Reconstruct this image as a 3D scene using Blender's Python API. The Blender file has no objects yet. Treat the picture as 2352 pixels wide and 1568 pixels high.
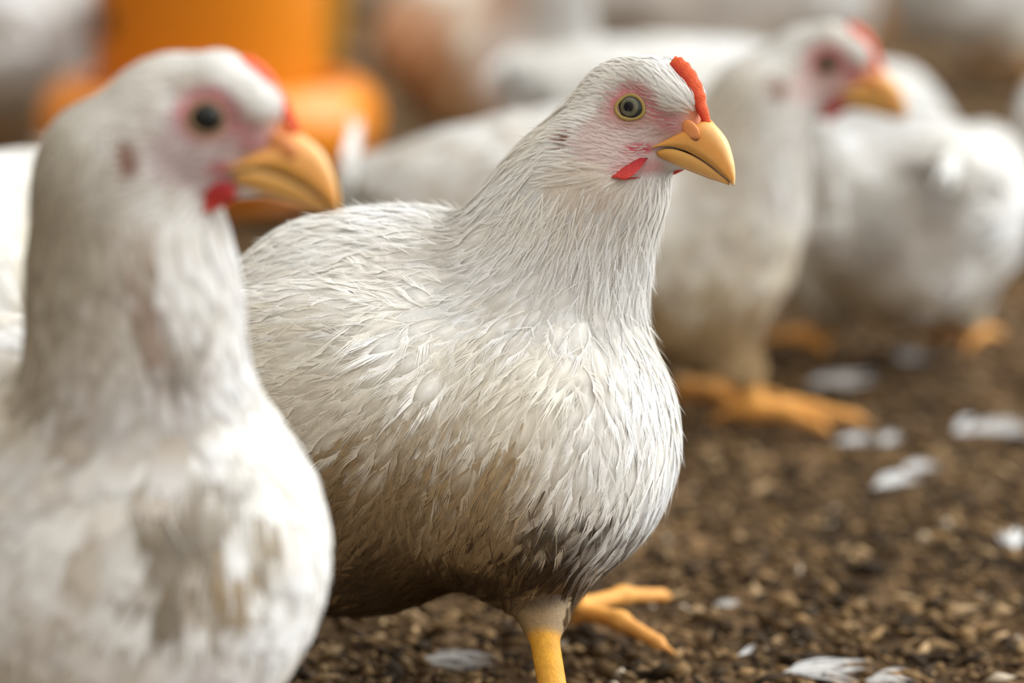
import bpy, math, random
import numpy as np
from mathutils import Matrix, Vector

SC = bpy.context.scene
COL = SC.collection
rng = np.random.default_rng(7)
random.seed(7)

# ------------------------------------------------------------------ camera
FPX = 8820.0            # focal length in pixels of a 2352 px wide frame (135 mm on 36 mm)
PITCH = math.radians(10.22)
CAMH = 0.355
cam_d = bpy.data.cameras.new('camera')
cam_d.sensor_width = 36.0
cam_d.lens = FPX * 36.0 / 2352.0
cam_d.clip_start = 0.02
cam_d.dof.use_dof = True
cam_d.dof.focus_distance = 1.243
cam_d.dof.aperture_fstop = 5.6
cam = bpy.data.objects.new('camera', cam_d)
cam.location = (0, 0, CAMH)
cam.rotation_euler = (math.pi / 2 - PITCH, 0, 0)
COL.objects.link(cam)
SC.camera = cam

# ------------------------------------------------------------------ light and exposure
SC.view_settings.view_transform = 'Standard'
SC.view_settings.look = 'None'
SC.view_settings.gamma = 1.0
SC.view_settings.exposure = 1.08
SC.cycles.transparent_max_bounces = 16
SC.view_settings.use_curve_mapping = False
world = bpy.data.worlds.new('shed_daylight')
SC.world = world
world.use_nodes = True
wn = world.node_tree
bg = wn.nodes['Background']
wtc = wn.nodes.new('ShaderNodeTexCoord')
wdot = wn.nodes.new('ShaderNodeVectorMath'); wdot.operation = 'DOT_PRODUCT'
wn.links.new(wtc.outputs['Generated'], wdot.inputs[0])
wdot.inputs[1].default_value = (0.58, -0.22, 0.78)
wmr = wn.nodes.new('ShaderNodeMapRange')
wmr.inputs['From Min'].default_value = -0.7; wmr.inputs['From Max'].default_value = 1.0
wn.links.new(wdot.outputs['Value'], wmr.inputs['Value'])
wcr = wn.nodes.new('ShaderNodeValToRGB')
wcr.color_ramp.elements[0].color = (0.085, 0.068, 0.046, 1)
wcr.color_ramp.elements[1].color = (0.97, 0.985, 1.0, 1)
wce = wcr.color_ramp.elements.new(0.45); wce.color = (0.22, 0.188, 0.140, 1)
wn.links.new(wmr.outputs[0], wcr.inputs['Fac'])
wn.links.new(wcr.outputs['Color'], bg.inputs['Color'])
bg.inputs['Strength'].default_value = 1.0
sun_d = bpy.data.lights.new('daylight', 'SUN')
sun_d.energy = 1.65
sun_d.angle = math.radians(55)
sun_d.color = (0.88, 0.94, 1.0)
sun = bpy.data.objects.new('daylight', sun_d)
sun.location = (3, 3, 4)
sun.rotation_euler = Vector((-0.84, -0.26, -0.56)).to_track_quat('-Z', 'Y').to_euler()
COL.objects.link(sun)

# ------------------------------------------------------------------ helpers
C0 = np.array([0, 0, CAMH])
FW = np.array([0, math.cos(PITCH), -math.sin(PITCH)])
UP = np.array([0, math.sin(PITCH), math.cos(PITCH)])
RT = np.array([1.0, 0, 0])


def W(px, py, d):
    """point at depth d that the photograph shows at px, py"""
    return C0 + d * (FW + (px - 1176) / FPX * RT - (py - 784) / FPX * UP)


def ground_y(px, d):
    b = (CAMH / d - math.sin(PITCH)) / math.cos(PITCH)
    p = C0 + d * (FW + (px - 1176) / FPX * RT - b * UP)
    return p


def sstep(a, b, x):
    t = np.clip((x - a) / (b - a), 0, 1)
    return t * t * (3 - 2 * t)


def hash3(i, j, k, seed=0):
    h = (i * 374761393 + j * 668265263 + k * 2147483647 + seed * 974711) & 0xffffffff
    h = ((h ^ (h >> 13)) * 1274126177) & 0xffffffff
    h = (h ^ (h >> 16)) & 0xffffffff
    return h.astype(np.float64) / 4294967295.0


def vnoise(p, scale, seed=0):
    q = np.asarray(p, float) * scale + 1000.0
    i = np.floor(q).astype(np.int64)
    f = q - i
    f = f * f * (3 - 2 * f)
    out = 0
    for a in (0, 1):
        for b in (0, 1):
            for c in (0, 1):
                w = (f[:, 0] if a else 1 - f[:, 0]) * (f[:, 1] if b else 1 - f[:, 1]) * (f[:, 2] if c else 1 - f[:, 2])
                out = out + w * hash3(i[:, 0] + a, i[:, 1] + b, i[:, 2] + c, seed)
    return out


def fnoise(p, scale, seed=0, oct=3):
    a, t, s = 1.0, 0.0, 0.0
    for o in range(oct):
        t = t + a * vnoise(p, scale * 2 ** o, seed + o)
        s += a
        a *= 0.5
    return t / s


def link(name, me, mat, parent=None):
    o = bpy.data.objects.new(name, me)
    COL.objects.link(o)
    if mat is not None:
        me.materials.append(mat)
    if parent is not None:
        o.parent = parent
    return o


def mesh_np(name, V, faces, smooth=True, col=None, fuv=None):
    """faces: list of int arrays (n,3) or (n,4)"""
    me = bpy.data.meshes.new(name)
    V = np.asarray(V, np.float32)
    me.vertices.add(len(V))
    me.vertices.foreach_set('co', V.ravel())
    loops = np.concatenate([np.asarray(f).ravel() for f in faces]).astype(np.int32)
    tot = np.concatenate([np.full(len(f), np.asarray(f).shape[1]) for f in faces]).astype(np.int32)
    start = np.concatenate([[0], np.cumsum(tot)[:-1]]).astype(np.int32)
    me.loops.add(len(loops))
    me.loops.foreach_set('vertex_index', loops)
    me.polygons.add(len(tot))
    me.polygons.foreach_set('loop_start', start)
    me.polygons.foreach_set('loop_total', tot)
    me.update(calc_edges=True)
    me.validate()
    if smooth:
        me.polygons.foreach_set('use_smooth', np.ones(len(me.polygons), bool))
    if col is not None:
        a = me.attributes.new('tint', 'FLOAT_COLOR', 'POINT')
        c = np.ones((len(V), 4), np.float32)
        c[:, :col.shape[1]] = col
        a.data.foreach_set('color', c.ravel())
    if fuv is not None:
        a = me.attributes.new('fuv', 'FLOAT_VECTOR', 'POINT')
        a.data.foreach_set('vector', np.asarray(fuv, np.float32).ravel())
    return me


def tag(o, label, cat, group=None, kind=None):
    o['label'] = label
    o['category'] = cat
    if group:
        o['group'] = group
    if kind:
        o['kind'] = kind


def empty(name, loc, rz=0.0, scale=1.0):
    o = bpy.data.objects.new(name, None)
    o.empty_display_size = 0.03
    o.location = loc
    o.rotation_euler = (0, 0, rz)
    o.scale = (scale,) * 3
    COL.objects.link(o)
    return o


def lathe(name, prof, seg=64):
    """prof: list of (r, z); a closed wall is given by going up outside and down inside"""
    prof = np.asarray(prof, float)
    n = len(prof)
    a = np.arange(seg) * 2 * math.pi / seg
    V = np.stack([prof[:, None, 0] * np.cos(a), prof[:, None, 0] * np.sin(a), np.repeat(prof[:, 1:2], seg, 1)], -1).reshape(-1, 3)
    F = []
    for i in range(n - 1):
        for j in range(seg):
            k = (j + 1) % seg
            F.append((i * seg + j, i * seg + k, (i + 1) * seg + k, (i + 1) * seg + j))
    return mesh_np(name, V, [np.array(F)])


# ------------------------------------------------------------------ materials
def new_mat(name):
    m = bpy.data.materials.new(name)
    m.use_nodes = True
    return m, m.node_tree, m.node_tree.nodes['Principled BSDF']


def plumage_mat(soft):
    m, nt, pb = new_mat('downy_feather' if soft else 'feather')
    N, L = nt.nodes, nt.links
    N.remove(pb)
    out = [n for n in N if n.type == 'OUTPUT_MATERIAL'][0]
    at = N.new('ShaderNodeAttribute'); at.attribute_name = 'tint'
    fu = N.new('ShaderNodeAttribute'); fu.attribute_name = 'fuv'
    sep = N.new('ShaderNodeSeparateXYZ'); L.new(fu.outputs['Vector'], sep.inputs[0])
    ab = N.new('ShaderNodeMath'); ab.operation = 'ABSOLUTE'; L.new(sep.outputs['X'], ab.inputs[0])
    ml = N.new('ShaderNodeMath'); ml.operation = 'MULTIPLY_ADD'
    L.new(ab.outputs[0], ml.inputs[0]); ml.inputs[1].default_value = -0.45; L.new(sep.outputs['Y'], ml.inputs[2])
    cb = N.new('ShaderNodeCombineXYZ'); L.new(ml.outputs[0], cb.inputs['X']); L.new(sep.outputs['Z'], cb.inputs['Y'])
    nz = N.new('ShaderNodeTexNoise'); nz.inputs['Scale'].default_value = 38; nz.inputs['Detail'].default_value = 2
    L.new(cb.outputs[0], nz.inputs['Vector'])
    mr = N.new('ShaderNodeMapRange'); L.new(nz.outputs['Fac'], mr.inputs['Value'])
    mr.inputs['From Min'].default_value = 0.3; mr.inputs['From Max'].default_value = 0.7
    mr.inputs['To Min'].default_value = 0.86; mr.inputs['To Max'].default_value = 1.03
    mx = N.new('ShaderNodeMix'); mx.data_type = 'RGBA'; mx.blend_type = 'MULTIPLY'; mx.inputs['Factor'].default_value = 1
    L.new(at.outputs['Color'], mx.inputs['A']); L.new(mr.outputs[0], mx.inputs['B'])
    df = N.new('ShaderNodeBsdfDiffuse'); L.new(mx.outputs['Result'], df.inputs['Color'])
    tr = N.new('ShaderNodeBsdfTranslucent'); L.new(mx.outputs['Result'], tr.inputs['Color'])
    ms = N.new('ShaderNodeMixShader'); ms.inputs[0].default_value = 0.10
    L.new(df.outputs[0], ms.inputs[1]); L.new(tr.outputs[0], ms.inputs[2])
    if soft:                                    # vanes thin out into separate barbs at their rim
        tp = N.new('ShaderNodeBsdfTransparent')
        m2 = N.new('ShaderNodeMixShader')
        L.new(at.outputs['Alpha'], m2.inputs[0]); L.new(tp.outputs[0], m2.inputs[1]); L.new(ms.outputs[0], m2.inputs[2])
        L.new(m2.outputs[0], out.inputs['Surface'])
    else:
        L.new(ms.outputs[0], out.inputs['Surface'])
    return m


def skin_mat():
    m, nt, pb = new_mat('skin_and_down')
    N, L = nt.nodes, nt.links
    at = N.new('ShaderNodeAttribute'); at.attribute_name = 'tint'
    nz = N.new('ShaderNodeTexNoise'); nz.inputs['Scale'].default_value = 900; nz.inputs['Detail'].default_value = 3
    tc = N.new('ShaderNodeTexCoord'); L.new(tc.outputs['Object'], nz.inputs['Vector'])
    mr = N.new('ShaderNodeMapRange'); L.new(nz.outputs['Fac'], mr.inputs['Value'])
    mr.inputs['To Min'].default_value = 0.82; mr.inputs['To Max'].default_value = 1.12
    mx = N.new('ShaderNodeMix'); mx.data_type = 'RGBA'; mx.blend_type = 'MULTIPLY'; mx.inputs['Factor'].default_value = 1
    L.new(at.outputs['Color'], mx.inputs['A']); L.new(mr.outputs[0], mx.inputs['B'])
    L.new(mx.outputs['Result'], pb.inputs['Base Color'])
    pb.inputs['Roughness'].default_value = 0.6
    pb.inputs['Specular IOR Level'].default_value = 0.25
    bp = N.new('ShaderNodeBump'); bp.inputs['Strength'].default_value = 0.35; bp.inputs['Distance'].default_value = 0.0008
    L.new(nz.outputs['Fac'], bp.inputs['Height']); L.new(bp.outputs[0], pb.inputs['Normal'])
    return m


def tint_mat(name, rough=0.4, spec=0.4, sss=0.0, bump=0.2, bs=500):
    m, nt, pb = new_mat(name)
    N, L = nt.nodes, nt.links
    at = N.new('ShaderNodeAttribute'); at.attribute_name = 'tint'
    nz = N.new('ShaderNodeTexNoise'); nz.inputs['Scale'].default_value = 400; nz.inputs['Detail'].default_value = 3
    tc = N.new('ShaderNodeTexCoord'); L.new(tc.outputs['Object'], nz.inputs['Vector'])
    mr = N.new('ShaderNodeMapRange'); L.new(nz.outputs['Fac'], mr.inputs['Value'])
    mr.inputs['To Min'].default_value = 0.88; mr.inputs['To Max'].default_value = 1.08
    mx = N.new('ShaderNodeMix'); mx.data_type = 'RGBA'; mx.blend_type = 'MULTIPLY'; mx.inputs['Factor'].default_value = 1
    L.new(at.outputs['Color'], mx.inputs['A']); L.new(mr.outputs[0], mx.inputs['B'])
    L.new(mx.outputs['Result'], pb.inputs['Base Color'])
    pb.inputs['Roughness'].default_value = rough
    pb.inputs['Specular IOR Level'].default_value = spec
    n2 = N.new('ShaderNodeTexNoise'); n2.inputs['Scale'].default_value = bs; n2.inputs['Detail'].default_value = 4
    L.new(tc.outputs['Object'], n2.inputs['Vector'])
    bp = N.new('ShaderNodeBump'); bp.inputs['Strength'].default_value = bump; bp.inputs['Distance'].default_value = 0.0006
    L.new(n2.outputs['Fac'], bp.inputs['Height']); L.new(bp.outputs[0], pb.inputs['Normal'])
    if sss:
        pb.inputs['Subsurface Weight'].default_value = sss
        pb.inputs['Subsurface Radius'].default_value = (1.0, 0.4, 0.2)
        pb.inputs['Subsurface Scale'].default_value = 0.003
    return m


def plain_mat(name, col, rough=0.4, spec=0.5, noise=0.06, scale=20, sss=0.0):
    m, nt, pb = new_mat(name)
    N, L = nt.nodes, nt.links
    nz = N.new('ShaderNodeTexNoise'); nz.inputs['Scale'].default_value = scale; nz.inputs['Detail'].default_value = 4
    tc = N.new('ShaderNodeTexCoord'); L.new(tc.outputs['Object'], nz.inputs['Vector'])
    cr = N.new('ShaderNodeValToRGB'); L.new(nz.outputs['Fac'], cr.inputs['Fac'])
    c = np.array(col)
    cr.color_ramp.elements[0].position = 0.3; cr.color_ramp.elements[1].position = 0.7
    cr.color_ramp.elements[0].color = (*(c * (1 - noise)), 1)
    cr.color_ramp.elements[1].color = (*np.minimum(c * (1 + noise), 1), 1)
    L.new(cr.outputs['Color'], pb.inputs['Base Color'])
    pb.inputs['Roughness'].default_value = rough
    pb.inputs['Specular IOR Level'].default_value = spec
    if sss:
        pb.inputs['Subsurface Weight'].default_value = sss
        pb.inputs['Subsurface Radius'].default_value = (1.0, 0.5, 0.2)
        pb.inputs['Subsurface Scale'].default_value = 0.02
    return m


def litter_mat():
    m, nt, pb = new_mat('poultry_litter')
    N, L = nt.nodes, nt.links
    tc = N.new('ShaderNodeTexCoord')
    n1 = N.new('ShaderNodeTexNoise'); n1.inputs['Scale'].default_value = 55; n1.inputs['Detail'].default_value = 6; n1.inputs['Roughness'].default_value = 0.65
    n2 = N.new('ShaderNodeTexNoise'); n2.inputs['Scale'].default_value = 9; n2.inputs['Detail'].default_value = 3
    for n in (n1, n2): L.new(tc.outputs['Object'], n.inputs['Vector'])
    cr = N.new('ShaderNodeValToRGB'); L.new(n1.outputs['Fac'], cr.inputs['Fac'])
    e = cr.color_ramp.elements
    e[0].position = 0.33; e[0].color = (0.036, 0.024, 0.013, 1)
    e[1].position = 0.72; e[1].color = (0.29, 0.18, 0.09, 1)
    x = e.new(0.5); x.color = (0.135, 0.083, 0.040, 1)
    cr2 = N.new('ShaderNodeValToRGB'); L.new(n2.outputs['Fac'], cr2.inputs['Fac'])
    cr2.color_ramp.elements[0].position = 0.35; cr2.color_ramp.elements[0].color = (0.6, 0.6, 0.6, 1)
    cr2.color_ramp.elements[1].position = 0.65; cr2.color_ramp.elements[1].color = (1.15, 1.1, 1.05, 1)
    mx = N.new('ShaderNodeMix'); mx.data_type = 'RGBA'; mx.blend_type = 'MULTIPLY'; mx.inputs['Factor'].default_value = 1
    L.new(cr.outputs['Color'], mx.inputs['A']); L.new(cr2.outputs['Color'], mx.inputs['B'])
    L.new(mx.outputs['Result'], pb.inputs['Base Color'])
    pb.inputs['Roughness'].default_value = 0.95
    pb.inputs['Specular IOR Level'].default_value = 0.1
    bp = N.new('ShaderNodeBump'); bp.inputs['Strength'].default_value = 0.8; bp.inputs['Distance'].default_value = 0.006
    L.new(n1.outputs['Fac'], bp.inputs['Height']); L.new(bp.outputs[0], pb.inputs['Normal'])
    return m


def eye_mat():
    m, nt, pb = new_mat('eyeball')
    N, L = nt.nodes, nt.links
    at = N.new('ShaderNodeAttribute'); at.attribute_name = 'tint'
    L.new(at.outputs['Color'], pb.inputs['Base Color'])
    pb.inputs['Roughness'].default_value = 0.12
    pb.inputs['Specular IOR Level'].default_value = 0.25
    return m


M_FEATHER = plumage_mat(False)
M_DOWNY = plumage_mat(True)
M_SKIN = skin_mat()
M_BEAK = tint_mat('horn', 0.38, 0.4, 0.15)
M_COMB = tint_mat('comb_flesh', 0.5, 0.35, 0.2, 0.8, 1300)
M_EYE = eye_mat()
M_LITTER = litter_mat()
M_CRUMB = tint_mat('litter_crumbs', 0.9, 0.15)
M_ORANGE = plain_mat('orange_plastic', (0.85, 0.27, 0.015), 0.32, 0.5, 0.03, 6, 0.15)
M_AMBER = plain_mat('amber_plastic', (0.75, 0.36, 0.03), 0.35, 0.5, 0.04, 6, 0.15)
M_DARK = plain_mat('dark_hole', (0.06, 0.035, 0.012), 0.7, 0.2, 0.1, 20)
M_FEED = plain_mat('feed_mash', (0.42, 0.27, 0.11), 0.9, 0.1, 0.3, 300)

# ------------------------------------------------------------------ floor
def build_floor():
    xs = np.concatenate([np.arange(-4.5, -1.0, 0.07), np.arange(-1.0, 1.0, 0.008), np.arange(1.0, 4.6, 0.07)])
    ys = np.concatenate([np.arange(-0.8, 1.1, 0.08), np.arange(1.1, 2.6, 0.008), np.arange(2.6, 9.0, 0.06)])
    X, Y = np.meshgrid(xs, ys, indexing='ij')
    P = np.stack([X, Y, np.zeros_like(X)], -1).reshape(-1, 3)
    P[:, 2] = -0.007 + 0.012 * (fnoise(P, 14, 3, 3) - 0.5) + 0.008 * (fnoise(P, 70, 9, 2) - 0.5)
    nx, ny = X.shape
    I = np.arange(nx * ny).reshape(nx, ny)
    F = np.stack([I[:-1, :-1], I[1:, :-1], I[1:, 1:], I[:-1, 1:]], -1).reshape(-1, 4)
    o = link('floor', mesh_np('floor', P, [F]), M_LITTER)
    o['kind'] = 'structure'
    o['label'] = 'dark brown trampled litter floor of the poultry shed'
    o['category'] = 'floor'


def crumbs():
    n = 22000
    d = 1.12 + 2.2 * rng.random(n) ** 1.6
    px = -250 + 2850 * rng.random(n)
    b = (CAMH / d - math.sin(PITCH)) / math.cos(PITCH)
    P = C0 + d[:, None] * (FW + ((px - 1176) / FPX)[:, None] * RT - b[:, None] * UP)
    # irregular chips: displaced octahedra, flattened and turned
    base = np.array([[1, 0, 0], [-1, 0, 0], [0, 1, 0], [0, -1, 0], [0, 0, 1], [0, 0, -1]], float)
    tri = np.array([[0, 2, 4], [2, 1, 4], [1, 3, 4], [3, 0, 4], [2, 0, 5], [1, 2, 5], [3, 1, 5], [0, 3, 5]])
    s = 0.0012 + 0.0032 * rng.random(n) ** 2.2
    V = base[None] * (0.6 + 0.8 * rng.random((n, 6, 1)))
    el = np.stack([1 + 1.6 * rng.random(n) ** 2, np.ones(n), 0.35 + 0.5 * rng.random(n)], -1)
    V = V * el[:, None] * s[:, None, None]
    a = rng.random(n) * 2 * math.pi
    t = (rng.random(n) - 0.5) * 1.2
    ca, sa, ct, st = np.cos(a), np.sin(a), np.cos(t), np.sin(t)
    x, y, z = V[..., 0], V[..., 1], V[..., 2]
    x, z = x * ct[:, None] - z * st[:, None], x * st[:, None] + z * ct[:, None]
    x, y = x * ca[:, None] - y * sa[:, None], x * sa[:, None] + y * ca[:, None]
    P[:, 2] = -0.004 + 0.003 * rng.random(n)
    V = np.stack([x, y, z], -1) + P[:, None]
    pal = np.array([[0.040, 0.026, 0.014], [0.12, 0.072, 0.032], [0.23, 0.140, 0.062], [0.34, 0.225, 0.115], [0.45, 0.36, 0.26]])
    k = rng.choice(5, n, p=[0.34, 0.32, 0.22, 0.10, 0.02])
    col = np.repeat(pal[k] * (0.75 + 0.5 * rng.random((n, 1))), 6, 0)
    F = (tri[None] + 6 * np.arange(n)[:, None, None]).reshape(-1, 3)
    o = link('litter', mesh_np('litter', V.reshape(-1, 3), [F], smooth=False, col=col), M_CRUMB)
    tag(o, 'loose crumbs of brown litter and straw scattered over the floor', 'litter', kind='stuff')


build_floor()
crumbs()

# ------------------------------------------------------------------ signed distance bodies
def rotz(a):
    c, s = math.cos(a), math.sin(a)
    return np.array([[c, -s, 0], [s, c, 0], [0, 0, 1.0]])


def roty(a):                      # positive a turns +x down
    c, s = math.cos(a), math.sin(a)
    return np.array([[c, 0, s], [0, 1, 0], [-s, 0, c]])


def E(c, r, k, R=None):
    return ('E', np.asarray(c, float), np.asarray(r, float), k, R)


def CN(a, b, ra, rb, k):
    return ('C', np.asarray(a, float), np.asarray(b, float), k, (ra, rb))


def sdf_one(p, pr):
    if pr[0] == 'E':
        q = p - pr[1]
        if pr[4] is not None:
            q = q @ pr[4]
        r = pr[2]
        k0 = np.sqrt(((q / r) ** 2).sum(1)) + 1e-9
        k1 = np.sqrt(((q / (r * r)) ** 2).sum(1)) + 1e-9
        return k0 * (k0 - 1) / k1
    a, b = pr[1], pr[2]
    ra, rb = pr[4]
    ab = b - a
    t = np.clip(((p - a) @ ab) / (ab @ ab), 0, 1)
    return np.sqrt(((p - a - t[:, None] * ab) ** 2).sum(1)) - (ra + (rb - ra) * t)


def sdf(p, prims):
    p = np.asarray(p, float)
    d = None
    for pr in prims:
        e = sdf_one(p, pr)
        if d is None:
            d = e
            continue
        k = pr[3]
        h = np.maximum(k - np.abs(d - e), 0) / k
        d = np.minimum(d, e) - h * h * k * 0.25
    return d


def bounds(prims, pad):
    lo, hi = [], []
    for pr in prims:
        if pr[0] == 'E':
            r = pr[2].max()
            lo.append(pr[1] - r); hi.append(pr[1] + r)
        else:
            r = max(pr[4])
            lo += [pr[1] - r, pr[2] - r]; hi += [pr[1] + r, pr[2] + r]
    return np.min(lo, 0) - pad, np.max(hi, 0) + pad


def surface_nets(prims, h):
    lo, hi = bounds(prims, 0.006)
    B = 8
    nb = np.ceil((hi - lo) / (h * B)).astype(int) + 1
    n = nb * B
    gi = np.stack(np.meshgrid(*[np.arange(k) for k in nb], indexing='ij'), -1).reshape(-1, 3)
    cen = lo + (gi * B + B / 2 - 0.5) * h
    dc = sdf(cen, prims)
    act = np.abs(dc) < B * h * 0.87 * 1.35 + 0.005
    vol = np.repeat(np.repeat(np.repeat(np.sign(dc).reshape(nb), B, 0), B, 1), B, 2).astype(np.float32) * 0.05
    off = np.stack(np.meshgrid(*[np.arange(B)] * 3, indexing='ij'), -1).reshape(-1, 3)
    for s in range(0, int(act.sum()), 400):
        g = gi[act][s:s + 400]
        idx = (g[:, None] * B + off[None]).reshape(-1, 3)
        vol[idx[:, 0], idx[:, 1], idx[:, 2]] = sdf(lo + idx * h, prims)
    ins = vol < 0
    cs = [ins[a:n[0] - 1 + a, b:n[1] - 1 + b, c:n[2] - 1 + c] for a in (0, 1) for b in (0, 1) for c in (0, 1)]
    cnt = np.sum(cs, 0)
    cell = (cnt > 0) & (cnt < 8)
    ci = np.argwhere(cell)
    num = np.full(cell.shape, -1, np.int64)
    num[cell] = np.arange(len(ci))
    corners = np.array([(a, b, c) for a in (0, 1) for b in (0, 1) for c in (0, 1)])
    vals = np.stack([vol[ci[:, 0] + a, ci[:, 1] + b, ci[:, 2] + c] for a, b, c in corners], 1)
    acc = np.zeros((len(ci), 3)); w = np.zeros(len(ci))
    for i in range(8):
        for j in range(i + 1, 8):
            if np.abs(corners[i] - corners[j]).sum() != 1:
                continue
            va, vb = vals[:, i], vals[:, j]
            x = (va < 0) != (vb < 0)
            t = np.where(x, va / np.where(x, va - vb, 1), 0)
            acc += np.where(x[:, None], corners[i] + t[:, None] * (corners[j] - corners[i]), 0)
            w += x
    V = lo + (ci + acc / w[:, None]) * h
    F = []
    for ax in range(3):
        u, v = [(1, 2), (2, 0), (0, 1)][ax]
        sl = [slice(0, -1)] * 3; sl[u] = slice(1, -1); sl[v] = slice(1, -1)
        sl2 = [slice(0, -1)] * 3; sl2[ax] = slice(1, None); sl2[u] = slice(1, -1); sl2[v] = slice(1, -1)
        A, Bv = ins[tuple(sl)], ins[tuple(sl2)]
        e = np.argwhere(A != Bv)
        flip = A[e[:, 0], e[:, 1], e[:, 2]]
        e[:, u] += 1; e[:, v] += 1
        du = np.zeros(3, int); du[u] = 1
        dv = np.zeros(3, int); dv[v] = 1
        def at(q): return num[q[:, 0], q[:, 1], q[:, 2]]
        q = np.stack([at(e - du - dv), at(e - dv), at(e), at(e - du)], 1)
        q = np.where(flip[:, None], q, q[:, ::-1])
        F.append(q)
    F = np.concatenate(F)
    F = F[(F >= 0).all(1)]
    return V, F


def grad(p, prims, e=0.0008):
    g = np.stack([sdf(p + d, prims) - sdf(p - d, prims) for d in np.eye(3) * e], -1)
    return g / (np.linalg.norm(g, axis=1, keepdims=True) + 1e-12)


# ------------------------------------------------------------------ feathers
def feather_template(nt, ns, nb, fringe, blade=0.8, hw=0.035, point=False):
    T = np.linspace(0, 1, nt)
    S = np.linspace(-1, 1, ns)
    def width(t):
        if point:
            return (0.55 + 0.45 * sstep(0, 0.3, t)) * (1 - t) ** 0.55
        return (0.35 + 0.65 * sstep(0, 0.5, t)) * np.sqrt(np.clip(1 - np.clip((t - 0.5) / 0.505, 0, 1) ** 2, 0, 1))
    ts, wd, grp = [], [], []
    V, UV, F4, F3, J, A = [], [], [], [], [], []
    for t in T:
        for s in S:
            V.append((t * (0.86 if nb else 1.0), s * width(t) * (blade if nb else 1.0)))
            UV.append((s, t)); J.append(0)
            A.append(((1.0 if abs(s) < .3 else .62) * (1 - sstep(.5, 1, t)) if abs(s) < .9 else 0.0) if not point else (1.0 - .5 * t if abs(s) < .5 else .12))
    for i in range(nt - 1):
        for j in range(ns - 1):
            F4.append((i * ns + j, i * ns + j + 1, (i + 1) * ns + j + 1, (i + 1) * ns + j))
    k = 0
    for sd in (-1, 1):
        for b in range(nb):
            t = ((0.10 if point else 0.22) + (0.86 if point else 0.72) * (b + 0.5) / nb)
            u = (b + 0.5) / nb
            ang = math.radians(66 - 54 * u)
            w = width(t) * blade * 0.85
            dirv = np.array([math.cos(ang), sd * math.sin(ang)])
            per = np.array([-dirv[1], dirv[0]])
            p0 = np.array([t * 0.92 - 0.03, sd * w])
            l = fringe * (0.7 + 0.5 * u)
            n0 = len(V)
            for q, ww in ((p0, hw), (p0 + dirv * l * 0.55, hw * 0.7)):
                for e in (-1, 1):
                    qq = q + per * ww * e * np.array([0.6, 1.0])
                    V.append(tuple(qq)); UV.append((sd * 0.9, t + 0.2 * (ww != hw))); J.append(1 if ww == hw else 2 + k); A.append(1.0 if ww == hw else .8)
            qq = p0 + dirv * l + np.array([0.10, -sd * 0.04]) * fringe
            V.append(tuple(qq)); UV.append((sd, t + 0.3)); J.append(1000 + k); A.append(.15)
            F4.append((n0, n0 + 1, n0 + 3, n0 + 2))
            F3.append((n0 + 2, n0 + 3, n0 + 4))
            k += 1
    return dict(V=np.array(V), UV=np.array(UV), F4=np.array(F4), F3=np.array(F3).reshape(-1, 3), J=np.array(J), nb=k, A=np.array(A))


TPL = {
    'full': feather_template(8, 5, 34, 0.46, 0.60, 0.024),
    'fine': feather_template(6, 3, 10, 0.34, 0.55, 0.040),
    'mid': feather_template(5, 3, 6, 0.40, 0.65, 0.07),
    'low': feather_template(4, 3, 0, 0.3),
    'hair': feather_template(5, 3, 0, 0.3, 1, 1, True),
}


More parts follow.
